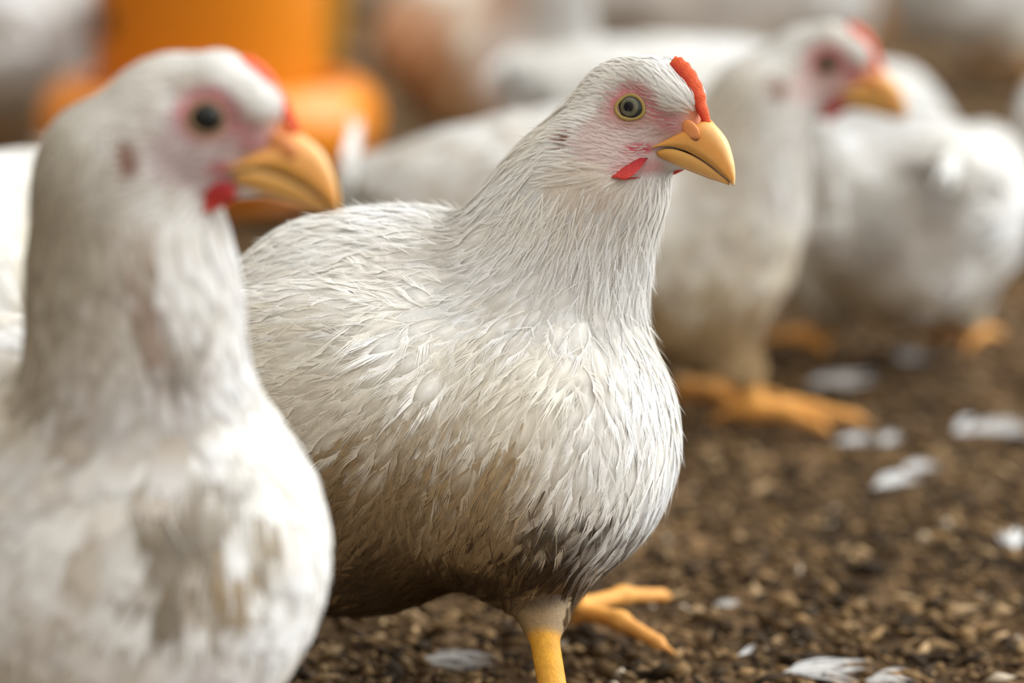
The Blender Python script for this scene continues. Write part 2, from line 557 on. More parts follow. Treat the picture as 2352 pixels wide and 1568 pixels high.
def make_feathers(name, tpl, P, Nn, D, L, Wd, Rc, lift, tip, root, parent, seed=0, prims=None, z0=-0.0003):
    r = np.random.default_rng(seed)
    T = TPL[tpl]
    n = len(P)
    if n == 0:
        return None
    S = np.cross(Nn, D)
    S /= np.linalg.norm(S, axis=1, keepdims=True) + 1e-9
    tv, sv = T['V'][:, 0], T['V'][:, 1]
    t = np.repeat(tv[None], n, 0); s = np.repeat(sv[None], n, 0)
    # every barb strays a little on its own
    if T['nb']:
        jit = r.normal(0, 1, (n, T['nb'], 2)) * np.array([0.07, 0.09])
        J = T['J']
        mid = (J >= 2) & (J < 1000); end = J >= 1000
        t[:, mid] += 0.45 * jit[:, J[mid] - 2, 0]; s[:, mid] += 0.45 * jit[:, J[mid] - 2, 1]
        t[:, end] += jit[:, J[end] - 1000, 0]; s[:, end] += jit[:, J[end] - 1000, 1]
    bend = r.normal(0, 0.10, (n, 1))
    s = s + bend * t * t
    x = t * L[:, None]
    y = s * Wd[:, None] * 0.5
    z = z0 + lift[:, None] * t + 0.012 * Wd[:, None] * np.sin(2.4 * t) * (1 - s * s)
    cv = -(x * x + 0.8 * y * y) / (2 * Rc[:, None])
    V = P[:, None] + x[..., None] * D[:, None] + y[..., None] * S[:, None] + cv[..., None] * Nn[:, None]
    if prims is not None:                       # lay each feather along the skin
        for _ in range(2):
            d = np.concatenate([sdf(v, prims) for v in np.array_split(V.reshape(-1, 3), max(1, V.shape[0] * V.shape[1] // 60000))]).reshape(V.shape[:2])
            V = V - np.clip(d, -.012, .012)[..., None] * Nn[:, None]
    V = V + z[..., None] * Nn[:, None]
    w = sstep(0.05, 0.75, tv)[None, :, None]
    col = root[:, None] * (1 - w) + tip[:, None] * w
    seedv = r.random(n) * 50
    fuv = np.stack([np.repeat(T['UV'][None, :, 0], n, 0), np.repeat(T['UV'][None, :, 1], n, 0), np.repeat(seedv[:, None], len(tv), 1)], -1)
    o = (np.arange(n) * len(tv))[:, None, None]
    faces = [(T['F4'][None, :, ::-1] + o).reshape(-1, 4)]
    if len(T['F3']):
        faces.append((T['F3'][None, :, ::-1] + o).reshape(-1, 3))
    downy = tpl in ('full', 'fine', 'hair')
    if downy:
        col = np.concatenate([col, np.repeat(T['A'][None, :, None], n, 0)], -1)
    me = mesh_np(name, V.reshape(-1, 3), faces, True, col.reshape(-1, col.shape[-1]), fuv.reshape(-1, 3))
    nv = Nn[:, None] + 0.12 * np.clip(T['UV'][None, :, 0:1], -1, 1) * S[:, None] + 0.06 * (T['UV'][None, :, 1:2] - .6) * D[:, None]
    nv = (nv / np.linalg.norm(nv, axis=2, keepdims=True)).reshape(-1, 3)
    me.normals_split_custom_set_from_vertices(nv)      # soft, rounded vanes
    ob = link(name, me, M_DOWNY if downy else M_FEATHER, parent)
    ob['kind'] = 'stuff'
    return ob


def thin(P, rad, seed):
    """keep a subset of P no two of which lie closer than their rad"""
    r = np.random.default_rng(seed)
    order = r.permutation(len(P))
    cell = float(rad.max())
    G = {}
    keep = []
    ijk = np.floor(P / cell).astype(int)
    for i in order:
        a, b, c = ijk[i]
        ok = True
        pi = P[i]; ri = rad[i]
        for da in (-1, 0, 1):
            for db in (-1, 0, 1):
                for dc in (-1, 0, 1):
                    for j in G.get((a + da, b + db, c + dc), ()):
                        q = P[j]
                        if (q[0] - pi[0]) ** 2 + (q[1] - pi[1]) ** 2 + (q[2] - pi[2]) ** 2 < ri * ri:
                            ok = False
                            break
                    if not ok: break
                if not ok: break
            if not ok: break
        if ok:
            keep.append(i)
            G.setdefault((a, b, c), []).append(i)
    return np.array(keep)


# ------------------------------------------------------------------ head pieces (millimetres, x forward, y left, z up, origin between the eyes)
def loft_mesh(name, rings, cols, cap=True):
    n, m = len(rings), len(rings[0])
    V = np.array(rings).reshape(-1, 3)
    F = []
    for i in range(n - 1):
        for j in range(m):
            k = (j + 1) % m
            F.append((i * m + j, i * m + k, (i + 1) * m + k, (i + 1) * m + j))
    F3 = []
    C = np.array(cols).reshape(-1, 3)
    for i0, rev in ((0, True), (n - 1, False)):
        c = V[i0 * m:(i0 + 1) * m].mean(0)
        V = np.vstack([V, c]); C = np.vstack([C, C[i0 * m]])
        for j in range(m):
            k = (j + 1) % m
            F3.append((i0 * m + k, i0 * m + j, len(V) - 1) if rev else (i0 * m + j, i0 * m + k, len(V) - 1))
    return V, np.array(F), np.array(F3), C


def resample(P, n):
    P = np.array(P, float)
    t = np.linspace(0, 1, len(P))
    u = np.linspace(0, 1, n)
    # Catmull-Rom through the points
    out = []
    for x in u:
        i = min(int(x * (len(P) - 1)), len(P) - 2)
        f = x * (len(P) - 1) - i
        p0, p1, p2, p3 = P[max(i - 1, 0)], P[i], P[i + 1], P[min(i + 2, len(P) - 1)]
        out.append(0.5 * ((2 * p1) + (-p0 + p2) * f + (2 * p0 - 5 * p1 + 4 * p2 - p3) * f * f + (-p0 + 3 * p1 - 3 * p2 + p3) * f ** 3))
    return np.array(out)


def beak_upper():
    # rows: bottom x,z   top x,z   half width
    S = resample([(5.0, -14.8, 7.0, -13.2, 9.6), (9, -13.6, 11.5, -10.3, 8.9), (14, -13.4, 17.5, -6.8, 7.6), (19, -14.6, 22.8, -4.3, 6.2),
                  (24, -16.8, 26.8, -6.2, 5.0), (28.5, -19.4, 30.6, -9.6, 4.0), (31.6, -21.8, 33.0, -13.8, 3.0), (33.6, -23.6, 34.6, -18.2, 1.9),
                  (34.6, -25.2, 35.4, -22.4, 0.9), (35.0, -26.2, 35.4, -25.6, 0.25)], 30)
    rings, cols = [], []
    for i, (xb, zb, xt, zt, hw) in enumerate(S):
        r, c = [], []
        u = i / (len(S) - 1)
        for a in np.linspace(0, math.pi, 15):
            sn = max(math.sin(a), 0.0)
            v = sn ** 0.85
            y = hw * math.copysign(abs(math.cos(a)) ** 0.8, math.cos(a))
            r.append((xb + (xt - xb) * v, y, zb + (zt - zb) * v))
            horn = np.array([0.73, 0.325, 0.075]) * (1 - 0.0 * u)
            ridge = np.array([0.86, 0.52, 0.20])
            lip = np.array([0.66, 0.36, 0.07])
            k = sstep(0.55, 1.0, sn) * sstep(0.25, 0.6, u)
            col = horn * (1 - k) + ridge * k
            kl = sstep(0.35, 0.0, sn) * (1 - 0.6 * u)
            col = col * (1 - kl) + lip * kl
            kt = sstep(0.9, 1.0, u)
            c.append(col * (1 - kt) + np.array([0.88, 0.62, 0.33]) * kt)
        for f in (0.6, 0.0, -0.6):
            r.append((xb + 0.2, -hw * f * -1 * -1, zb + 0.9)); c.append(np.array([0.25, 0.11, 0.05]))
        rings.append(r); cols.append(c)
    return loft_mesh('upper_beak', rings, cols)


def beak_lower():
    S = resample([(7.5, -15.6, 8.0, -19.0, 8.2), (11, -14.4, 12, -20.6, 7.9), (15, -14.4, 15.5, -22.0, 6.9), (20, -15.8, 20.2, -23.2, 5.5),
                  (25, -18.2, 25, -24.4, 4.2), (28.6, -20.6, 28.6, -25.0, 3.1), (31.2, -22.6, 31.2, -25.6, 2.0), (33.2, -24.4, 33.0, -26.0, 0.8)], 24)
    rings, cols = [], []
    for i, (xt, zt, xb, zb, hw) in enumerate(S):
        r, c = [], []
        u = i / (len(S) - 1)
        for a in np.linspace(0, math.pi, 13):
            sn = max(math.sin(a), 0.0)
            v = sn ** 0.9
            y = -hw * math.copysign(abs(math.cos(a)) ** 0.85, math.cos(a))
            r.append((xt + (xb - xt) * v, y, zt + (zb - zt) * v))
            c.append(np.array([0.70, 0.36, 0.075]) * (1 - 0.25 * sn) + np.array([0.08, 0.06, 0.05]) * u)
        for f in (0.6, 0.0, -0.6):
            r.append((xt, hw * f, zt - 0.7)); c.append(np.array([0.25, 0.11, 0.05]))
        rings.append(r); cols.append(c)
    return loft_mesh('lower_beak', rings, cols)


def comb_piece(ch):
    base = resample([(8.0, 14.6), (11, 13.0), (14.6, 9.8), (18.4, 5.2), (21.2, 0.8), (24.3, -4.8)], 40)
    rings, cols = [], []
    for i, (x, z) in enumerate(base):
        u = i / 39.0
        tx, tz = base[min(i + 1, 39)] - base[max(i - 1, 0)]
        l = math.hypot(tx, tz)
        nx, nz = -tz / l, tx / l
        if nx < 0: nx, nz = -nx, -nz
        ser = 0.5 + 0.5 * math.cos(2 * math.pi * u * 7.2)
        hgt = (1.6 + 2.9 * math.sin(math.pi * min(u * 1.12 + 0.10, 1)) ** 0.7 + 0.75 * ser * (1 - 0.6 * u)) * (1 - sstep(0.86, 1.0, u) * 0.7)
        hgt *= ch
        th = 2.8 * (0.6 + 0.4 * math.sin(math.pi * u)) * (1 - 0.35 * sstep(0.8, 1, u))
        r, c = [], []
        for a in np.linspace(0, 2 * math.pi, 14, endpoint=False):
            v = math.sin(a)
            y = math.cos(a) * th * (1 - 0.38 * max(v, 0))
            e = -2.5 + (hgt + 2.5) * (0.5 + 0.5 * v)
            r.append((x + nx * e, y, z + nz * e))
            k = sstep(0.3, 1.0, 0.5 + 0.5 * v)
            c.append(np.array([0.60, 0.035, 0.018]) * (1 - k) + np.array([0.82, 0.13, 0.035]) * k)
        rings.append(r); cols.append(c)
    return loft_mesh('comb', rings, cols)


def wattle_piece(sd, ysf):
    rings, cols = [], []
    n = 16
    for i in range(n):
        u = i / (n - 1)
        z = -17.6 - 8.6 * u
        w = 5.0 * (0.30 + 0.85 * math.sin(math.pi * min(u * 0.86 + 0.05, 1))) * math.sqrt(max(1 - u ** 5, 0.02))
        xc = 5.0 - 5.0 * u
        yc = sd * (ysf(xc, z) + 0.5 + 0.9 * math.sin(math.pi * u))
        r, c = [], []
        for a in np.linspace(0, 2 * math.pi, 12, endpoint=False):
            r.append((xc + math.cos(a) * w, yc + math.sin(a) * 1.15 * (1 - 0.3 * u), z + 0.8 * math.sin(a * 3) * 0.3))
            c.append(np.array([0.36, 0.018, 0.024]) * (1 - u) + np.array([0.62, 0.05, 0.03]) * u)
        rings.append(r); cols.append(c)
    return loft_mesh('wattle', rings, cols)


def ball(c, r, nu=20, nv=14):
    V, F = [], []
    for i in range(nv + 1):
        for j in range(nu):
            a = math.pi * i / nv; b = 2 * math.pi * j / nu
            V.append((c[0] + r[0] * math.sin(a) * math.cos(b), c[1] + r[1] * math.cos(a), c[2] + r[2] * math.sin(a) * math.sin(b)))
    for i in range(nv):
        for j in range(nu):
            k = (j + 1) % nu
            F.append((i * nu + j, i * nu + k, (i + 1) * nu + k, (i + 1) * nu + j))
    return np.array(V), np.array(F)


def ring_lid(c, R, r, sd, ysf, nu=40, nv=10):
    V, F = [], []
    for i in range(nu):
        a = 2 * math.pi * i / nu
        # almond: pulled to a point towards the beak and at the back
        rx = R * (1.0 + 0.16 * max(math.cos(a - 0.55), 0) ** 6 + 0.08 * max(-math.cos(a), 0) ** 6)
        ys = ysf(c[0] + rx * math.cos(a), c[2] - rx * math.sin(a))
        for j in range(nv):
            b = 2 * math.pi * j / nv
            rr = rx + r * math.cos(b) * 1.25
            V.append((c[0] + rr * math.cos(a), sd * (ys + .35 + r * math.sin(b)), c[2] - rr * math.sin(a) * 0.98))
    for i in range(nu):
        for j in range(nv):
            F.append((i * nv + j, ((i + 1) % nu) * nv + j, ((i + 1) % nu) * nv + (j + 1) % nv, i * nv + (j + 1) % nv))
    return np.array(V), np.array(F)


class Head:
    comb = 0.7
    ear = 1.0
    grey = .25
    dark_eye = False
    red = 1.0
    cheek = (.58, .455, .40)

    def __init__(self, o, yaw, pitch, s, roll=0.0):
        self.o = np.asarray(o, float)
        cr, sr = math.cos(roll), math.sin(roll)
        self.R = rotz(yaw) @ roty(pitch) @ np.array([[1, 0, 0], [0, cr, -sr], [0, sr, cr]])
        self.s = s * 0.001

    def to(self, q):
        return self.o + (np.asarray(q, float) * self.s) @ self.R.T

    def inv(self, p):
        return ((p - self.o) @ self.R) / self.s

    def prims(self):
        s, R = self.s, self.R
        def e(c, r, k): return E(self.to(c), np.array(r) * s, k * s, R)
        def c(a, b, ra, rb, k): return CN(self.to(a), self.to(b), ra * s, rb * s, k * s)
        out = [e((-6, 0, 1.0), (19, 11.6, 14.4), 10),
               c((0, 0, -3), (14, 0, -7.5), 10.2, 5.4, 5),
               e((-8, 0, -11), (14, 10.6, 10.5), 6),
               c((-3, 0, -17), (14, 0, -18.5), 7.6, 3.8, 5),
               c((3, 0, 8.4), (14.5, 0, 1.8), 7.2, 5.6, 5)]
        for sd in (-1, 1):
            out.append(c((-5, sd * 8.2, 8.0), (11, sd * 5.6, 3.0), 3.6, 3.4, 4))
            out.append(c((2, sd * 5.6, 9.6), (13, sd * 3.6, 3.6), 5.6, 4.6, 4))
        return out

    def skin_y(self, x, z, prims, sd):
        y = np.linspace(0, 22, 221)
        d = sdf(self.to(np.stack([np.full(221, x), sd * y, np.full(221, z)], -1)), prims)
        k = np.argmax(d > 0)
        return float(y[k])


def head_parts(H, root, prims, detail=True):
    def put(name, piece, mat, parent, label=None):
        V, F, F3, C = piece
        o = link(name, mesh_np(name, H.to(V), [F, F3], True, C), mat, parent)
        if label: o['label'] = label
        return o
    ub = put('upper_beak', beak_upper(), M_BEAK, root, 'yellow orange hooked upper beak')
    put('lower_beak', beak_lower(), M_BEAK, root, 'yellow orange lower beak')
    put('comb', comb_piece(H.comb), M_COMB, root, 'small red orange comb')
    for sd in (-1, 1):
        put('wattle', wattle_piece(sd, lambda x, z: max(H.skin_y(x, z, prims, sd), 4.0)), M_COMB, root, 'small red wattle')
        ye = H.skin_y(0.3, 0, prims, sd)
        pe = np.array([0.3, sd * ye, 0])
        ne = H.R.T @ grad(H.to(pe)[None], prims, .0015)[0]
        ne = ne + np.array([-.06, sd * .1, 0]); ne /= np.linalg.norm(ne)
        ce = pe - ne * 3.75
        V, F = ball((0, 0, 0), (5.6, 5.6, 5.6), 40, 44)
        q = Vector((0, 1, 0)).rotation_difference(Vector(ne)).to_matrix()
        V = V @ np.array(q).T
        ax = V @ ne / 5.6
        V = V + ce
        rad = np.sqrt(np.clip(1 - ax ** 2, 0, 1)) * 5.6 + (ax < 0) * 9
        iris = np.array([0.085, 0.080, 0.050]); ring = np.array([0.16, 0.15, 0.085]); edge = np.array([0.028, 0.03, 0.03]); pup = np.array([0.004, 0.004, 0.005])
        if H.dark_eye:
            iris, ring, edge = iris * .16, ring * .14, edge * .4
        k1 = sstep(1.55, 1.95, rad)[:, None]; k2 = sstep(2.2, 2.7, rad)[:, None]; k3 = sstep(2.9, 3.5, rad)[:, None]
        c = pup * (1 - k1) + iris * k1
        c = c * (1 - k2 * 0.7) + ring * k2 * 0.7
        c = c * (1 - k3) + edge * k3
        ey = link('eye', mesh_np('eye', H.to(V), [F], True, c), M_EYE, root)
        ey['label'] = 'round dark grey eye'
        V, F = ring_lid((0.3, 0, 0), 4.15, 0.60, sd, lambda x, z: H.skin_y(x, z, prims, sd))
        c = np.tile(np.array([[0.27, 0.16, 0.08]] if H.dark_eye else [[0.33, 0.23, 0.065]]), (len(V), 1))
        el = link('eyelid', mesh_np('eyelid', H.to(V), [F], True, c), M_BEAK, ey)
        el['label'] = 'pale yellow eyelid ring'
        if detail:
            V, F = ball((20.2, sd * 5.0, -7.6), (4.5, 1.15, 3.0), 18, 12)
            V = V - np.array([20.2, 0, -7.6])
            a = -0.75
            V[:, 0], V[:, 2] = V[:, 0] * math.cos(a) - V[:, 2] * math.sin(a), V[:, 0] * math.sin(a) + V[:, 2] * math.cos(a)
            V = V + np.array([20.2, 0, -7.6])
            k = sstep(-9.2, -10.4, V[:, 2] + 0.0 * V[:, 0])[:, None]
            c = np.array([[0.72, 0.27, 0.085]]) * (1 - k) + np.array([[0.30, 0.10, 0.04]]) * k
            o = link('nostril', mesh_np('nostril', H.to(V), [F], True, c), M_BEAK, ub)
            o['label'] = 'soft orange flap over the nostril'


# ------------------------------------------------------------------ a whole chicken
WHITE = np.array([0.91, 0.90, 0.875])
CREAM = np.array([0.80, 0.735, 0.60])
TAN = np.array([0.36, 0.235, 0.105])
MUD = np.array([0.08, 0.052, 0.03])


def foot_prims(ank, toes, hock, s=1.0):
    k = 0.004
    out = [CN(hock, ank, 0.0050 * s, 0.0046 * s, k)]
    for e, r0, r1 in toes:
        e = np.asarray(e, float)
        m = ank + (e - ank) * 0.55 + np.array([0, 0, 0.0022])
        out += [CN(ank, m, r0 * s, r0 * 0.85 * s, k), CN(m, e, r0 * 0.85 * s, r1 * s, k)]
        dv = e - m
        dv = dv / np.linalg.norm(dv)
        out.append(CN(e, e + dv * 0.009 * s + np.array([0, 0, -0.001]), r1 * 0.8 * s, 0.0007, 0.002))
    return out


def std_toes(ank, yaw, s=1.0):
    f = lambda a, l: ank + np.array([math.cos(yaw + a) * l * s, math.sin(yaw + a) * l * s, 0.0]) + np.array([0, 0, 0.0045 - ank[2]])
    return [(f(0, 0.046), 0.0042, 0.0030), (f(0.62, 0.037), 0.0039, 0.0028), (f(-0.62, 0.037), 0.0039, 0.0028), (f(math.pi - 0.15, 0.016), 0.0034, 0.0024)]


class Hen:
    """body, neck, head and legs in the frame of the bird: x forward, y left, z up, origin on the floor"""

    def __init__(self, loc, yaw, bs=1.0, bz=0.097):
        self.loc = np.array([loc[0], loc[1], 0.0])
        self.yaw = yaw
        self.Rw = rotz(yaw)
        self.bs, self.bz = bs, bz
        self.body, self.legs, self.neck, self.wings = [], [], [], []
        self.stains = []
        self.head = None
        self.belly = (0.075, 0.035)
        self.dirt_front = 1.0
        self.mottle = .12
        self.white = .88
        self.up = 0.0

    def loc_of(self, p):
        return (np.asarray(p, float) - self.loc) @ self.Rw

    def w(self, px, py, d):
        return self.loc_of(W(px, py, d))

    def std_body(self, fat=1.0, bv=1.0, tilt=0.0):
        s, z = self.bs, self.bz
        b = lambda x, y, zz: roty(-tilt) @ np.array([x * s, y * s, zz * s]) + np.array([0, 0, z])
        T = roty(-tilt)
        self.body = [E(b(0, 0, 0), np.array([.083, .056 * fat, .061 * bv]) * s, .02, T),
                     E(b(.050, 0, -.012), np.array([.042, .046 * fat, .045 * bv]) * s, .02, T),
                     E(b(-.045, 0, -.013 * bv), np.array([.055, .048 * fat, .049 * bv]) * s, .02, T),
                     E(b(-.050, 0, .028 * bv), np.array([.052, .043 * fat, .032]) * s, .02, T),
                     CN(b(-.088, 0, .030), b(-.122, 0, .046), .024 * s, .008 * s, .02)]
        R = roty(-0.12 - tilt)
        for sd in (-1, 1):
            self.wings.append((b(-.030, sd * .047 * fat, .016), np.array([.064, .0125, .034]) * s, R))
        for c, r, R in self.wings:
            self.body.append(E(c, r, .018, R))

    def std_legs(self, spread=.038):
        s = self.bs
        for sd in (-1, 1):
            hip = np.array([.008 * s, sd * spread * .9, self.bz - .035 * s])
            hock = np.array([-.004 * s, sd * spread, max(self.bz - .058 * s, .022)])
            ank = np.array([.010 * s, sd * (spread + .004), .0075])
            self.body.append(CN(hip, hock, .027 * s, .0105 * s, .012))
            self.legs += foot_prims(ank, std_toes(ank, sd * .12, s), hock, s)

    def finish(self, name, label, group, h, lod, seed, face=True):
        root = empty(name, tuple(self.loc), self.yaw)
        tag(root, label, 'chicken', group)
        H = self.head
        neckp = []
        for (a, ra), (b, rb) in zip(self.neck[:-1], self.neck[1:]):
            neckp.append(CN(a, b, ra, rb, .016))
        torso = self.body + neckp
        hp = H.prims()
        hp[0] = (*hp[0][:3], .010, hp[0][4])
        soft = torso + hp
        allp = soft + self.legs
        V, F = surface_nets(allp, h)
        # --- colours of the animal, with some shade painted in
        col = np.tile((CREAM * .25 + WHITE * .75) * self.white * (.60 if lod == 'high' else .85), (len(V), 1))  # skin darkened to the level of the feathers' own shadowing, so gaps blend
        col = self.grime(V, col)
        q = H.inv(V)
        col = self.face_colour(q, col)
        dl = sdf(V, self.legs) if self.legs else np.full(len(V), 1.0)
        dt = sdf(V, soft)
        k = (sstep(.0022, .0004, dl) * sstep(.0003, .0025, dt))[:, None]
        n1 = vnoise(V, 500, 5)[:, None]
        legc = np.array([.70, .335, .035]) * (0.85 + 0.3 * n1)
        toe = sstep(.030, .006, V[:, 2])[:, None]
        legc = legc * (1 - toe * .35) + np.array([.80, .34, .17]) * toe * .35
        col = col * (1 - k) + legc * k
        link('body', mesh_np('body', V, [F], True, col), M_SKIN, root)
        head_parts(H, root, soft, lod != 'low')
        self.feathers(V, F, soft, root, lod, seed)
        return root

    def grime(self, P, col):
        lo = self.belly
        n = fnoise(P, 130, 21, 3)
        m = sstep(lo[0], lo[1], P[:, 2] + .030 * (n - .5))
        m = m * sstep(.090 * self.bs * self.dirt_front + .03 * (n - .5), .060 * self.bs * self.dirt_front, P[:, 0])
        m2 = sstep(.50, .68, n) * self.mottle
        m3 = (sstep(lo[0] + .036, lo[0] + .004, P[:, 2] + .03 * (n - .5)) * .5 * sstep(.095 * self.dirt_front, .06 * self.dirt_front, P[:, 0]))[:, None]
        col = col * (1 - m3) + np.array([.74, .635, .43]) * m3
        c = col * (1 - np.maximum(m * .93, m2)[:, None]) + TAN * np.maximum(m * .93, m2)[:, None]
        md = .75 * sstep(lo[1] - .018, lo[1] - .042, P[:, 2] + .030 * (fnoise(P, 90, 33, 2) - .5)) * sstep(.07, .03, P[:, 0])
        c = c * (1 - md[:, None]) + MUD * md[:, None]
        for ctr, r, cc, st in self.stains:
            d = np.linalg.norm((P - ctr) / np.asarray(r), axis=1) + .5 * (fnoise(P, 150, 41, 2) - .5)
            k = (sstep(1.0, .45, d) * st)[:, None]
            c = c * (1 - k) + np.asarray(cc) * k
        return c

    def face_colour(self, q, col):
        side = np.abs(q[:, 1])
        def blob(x, z, rx, rz, soft=.5, a=0.0):
            dx, dz = q[:, 0] - x, q[:, 2] - z
            u = (dx * math.cos(a) + dz * math.sin(a)) / rx
            v = (-dx * math.sin(a) + dz * math.cos(a)) / rz
            return sstep(1.0, soft, np.sqrt(u * u + v * v)) * sstep(2.5, 4.5, side)
        nr = vnoise(q, .45, 8)
        inh = (np.abs(q).max(1) < 42)
        pink = np.array([.58, .41, .37]); red = np.array([.48, .13, .14]); tanp = np.array([.46, .33, .22])
        def mix(k, c):
            nonlocal col
            k = (k * inh)[:, None]
            col = col * (1 - k) + np.asarray(c) * k
        pink = pink * (1 - self.head.grey) + np.array([.40, .33, .34]) * self.head.grey
        mix(blob(0, -9, 20, 15, .5) * .85, pink)                # bare cheek
        mix(blob(1, 1, 11, 9.5, .6) * np.minimum((.55 + .5 * nr) * self.head.red, 1), red)     # around the eye
        mix(blob(12, -5, 9, 6, .3, -.6) * np.minimum((.45 + .5 * nr) * self.head.red, 1), red) # lore
        mix(blob(3.5, -14.5, 4.2, 3.0, .4) * .95, [.42, .04, .06])  # corner of the mouth
        mix(blob(1, -3.5, 7.5, 4.5, .5) * .5, tanp)
        mix(blob(-19, -11, 2.6 * self.head.ear, 6.0 * self.head.ear ** .5, .4, .12) * .9, [.20, .075, .04])   # ear opening
        mix(blob(4, -21, 7, 4, .4) * .6, red)
        mix(sstep(14, 19, q[:, 0]) * sstep(3, -2, q[:, 2]) * sstep(-14, -11, q[:, 2]) * .85, [.62, .20, .08])
        return col

    def flow(self, P):
        s, z = self.bs, self.bz
        A = [((.0, 0, .062), (-1, 0, .04)), ((-.05, 0, .062), (-1, 0, .10)), ((-.10, 0, .06), (-1, 0, .3)), ((-.12, 0, .02), (-.5, 0, -.9)),
             ((.05, 0, .055), (-1, 0, -.05)), ((.092, 0, .0), (-.10, 0, -1)), ((.085, 0, .035), (-.15, 0, -1)), ((.08, 0, -.035), (-.5, 0, -.8)),
             ((.03, 0, -.06), (-1, 0, -.1)), ((-.05, 0, -.06), (-1, 0, -.1)), ((-.03, 0, -.062), (-1, 0, 0))]
        for y in (-1, 1):
            A += [((.05, y * .045, .0), (-.45, 0, -.9)), ((.05, y * .04, -.035), (-.40, 0, -.9)), ((.055, y * .035, .035), (-.45, 0, -.9)),
                  ((.0, y * .056, .045), (-1, 0, -.25)), ((-.03, y * .06, .02), (-1, 0, -.18)), ((.0, y * .056, -.01), (-.7, 0, -.75)),
                  ((-.02, y * .05, -.04), (-.55, 0, -.85)), ((-.07, y * .045, -.02), (-.8, 0, -.6)), ((-.08, y * .04, .03), (-1, 0, -.1))]
        X = np.array([a for a, _ in A]) * s + np.array([0, 0, z])
        Dv = np.array([d for _, d in A], float)
        Dv /= np.linalg.norm(Dv, axis=1, keepdims=True)
        d2 = ((P[:, None] - X[None]) ** 2).sum(-1) + 1e-6
        w = 1 / d2 ** 1.6
        return (w[..., None] * Dv[None]).sum(1) / w.sum(1)[:, None]

    def feathers(self, V, F, soft, root, lod, seed):
        r = np.random.default_rng(seed)
        H = self.head
        # area weighted samples
        T = np.concatenate([F[:, [0, 1, 2]], F[:, [0, 2, 3]]])
        A, B, Cc = V[T[:, 0]], V[T[:, 1]], V[T[:, 2]]
        ar = np.linalg.norm(np.cross(B - A, Cc - A), axis=1) * .5
        tot = ar.sum()
        dens = {'high': 4.0e6, 'mid': 1.6e6, 'low': 4.0e5}[lod]
        n = int(tot * dens)
        i = r.choice(len(T), n, p=ar / tot)
        u = r.random((n, 1)); v = r.random((n, 1))
        sw = (u + v) > 1
        u = np.where(sw, 1 - u, u); v = np.where(sw, 1 - v, v)
        P = A[i] + u * (B[i] - A[i]) + v * (Cc[i] - A[i])
        dt = sdf(P, soft)
        P = P[np.abs(dt) < .0015]
        q = H.inv(P)
        # region: 0 body, 1 neck, 2 head, 3 wing
        reg = np.zeros(len(P), int)
        best = np.full(len(P), 1e9); tang = np.zeros((len(P), 3)); nr = np.zeros(len(P))
        L = len(self.neck) - 1
        for k in range(L):
            (a, ra), (b, rb) = self.neck[k], self.neck[k + 1]
            ab = b - a
            t = np.clip(((P - a) @ ab) / (ab @ ab), 0, 1)
            dd = np.linalg.norm(P - a - t[:, None] * ab, axis=1) / (ra + (rb - ra) * t)
            m = dd < best
            best[m] = dd[m]; tang[m] = ab / np.linalg.norm(ab); nr[m] = (k + t[m]) / L
        dt_b = sdf(P, self.body)
        neck_w = sstep(.004, .022, dt_b)
        reg[neck_w > .5] = 1
        head = (q[:, 0] > -24) & (q[:, 2] > -27) & (np.abs(q).max(1) < 45)
        reg[head] = 2
        throat = (reg == 1) & (nr < .34)
        reg[throat] = 2
        for c, rr, R in self.wings:
            e = np.linalg.norm(((P - c - R @ np.array([-.012, 0, 0])) @ R) / (rr * np.array([.95, 2.0, 1.0])), axis=1)
            out = np.sign(P[:, 1]) == np.sign(c[1])
            reg[(e < 1.06) & out & (reg == 0)] = 3
        Nn = grad(P, soft)
        D = self.flow(P)
        D = D * (1 - neck_w)[:, None] + tang * neck_w[:, None]
        hd = np.tile(H.R @ np.array([-1, 0, -.22]), (len(P), 1))
        # on the face the feathers fan back from the beak
        fan = np.stack([-(22 - q[:, 0]) - 4, q[:, 1] * 0, (q[:, 2] + 9) * .55 - 3 * sstep(0, -20, q[:, 0])], -1)
        fan = fan / np.linalg.norm(fan, axis=1, keepdims=True)
        D[head] = (fan @ H.R.T)[head]
        jitter = np.array([.20, .12, .12, .11])[reg][:, None]
        D = D + r.normal(0, 1, D.shape) * jitter
        D = D - (D * Nn).sum(1)[:, None] * Nn
        D /= np.linalg.norm(D, axis=1, keepdims=True) + 1e-9
        # sizes per region
        big = {'high': 1.0, 'mid': 1.15, 'low': 1.55}[lod]
        sp = np.array([.0044, .0026, .00125, .0050])[reg] * big
        near_head = sstep(.5, .0, nr) * (reg == 1)
        sp = np.where((reg == 2) & (neck_w > .5) & (np.abs(q).max(1) > 24), sp * 1.25, sp)
        sp = sp * (1 - .35 * near_head)
        s = self.bs
        # bare skin: eye, beak, cheek
        side = np.abs(q[:, 1])
        keepm = np.ones(len(P), bool)
        eyed = np.sqrt((q[:, 0] - .4) ** 2 + (q[:, 2]) ** 2) + .6
        face_in = head & (side > 2.5)
        keepm &= ~(head & (side > 6) & (eyed < 6.4))
        keepm &= ~(head & (q[:, 0] > 19.5))
        keepm &= ~(head & (q[:, 0] > 5.5) & (q[:, 2] < -9.5) & (q[:, 2] > -24))
        keepm &= ~(head & (q[:, 0] > 15) & (q[:, 2] < -1.5) & (q[:, 2] > -24))
        keepm &= ~(head & (side < 2.4) & (q[:, 0] > 5.5) & (q[:, 2] > -8))
        if self.legs:                           # no long feathers around the hock
            keepm &= sdf(P, self.legs) > .011
        bare = np.zeros(len(P))
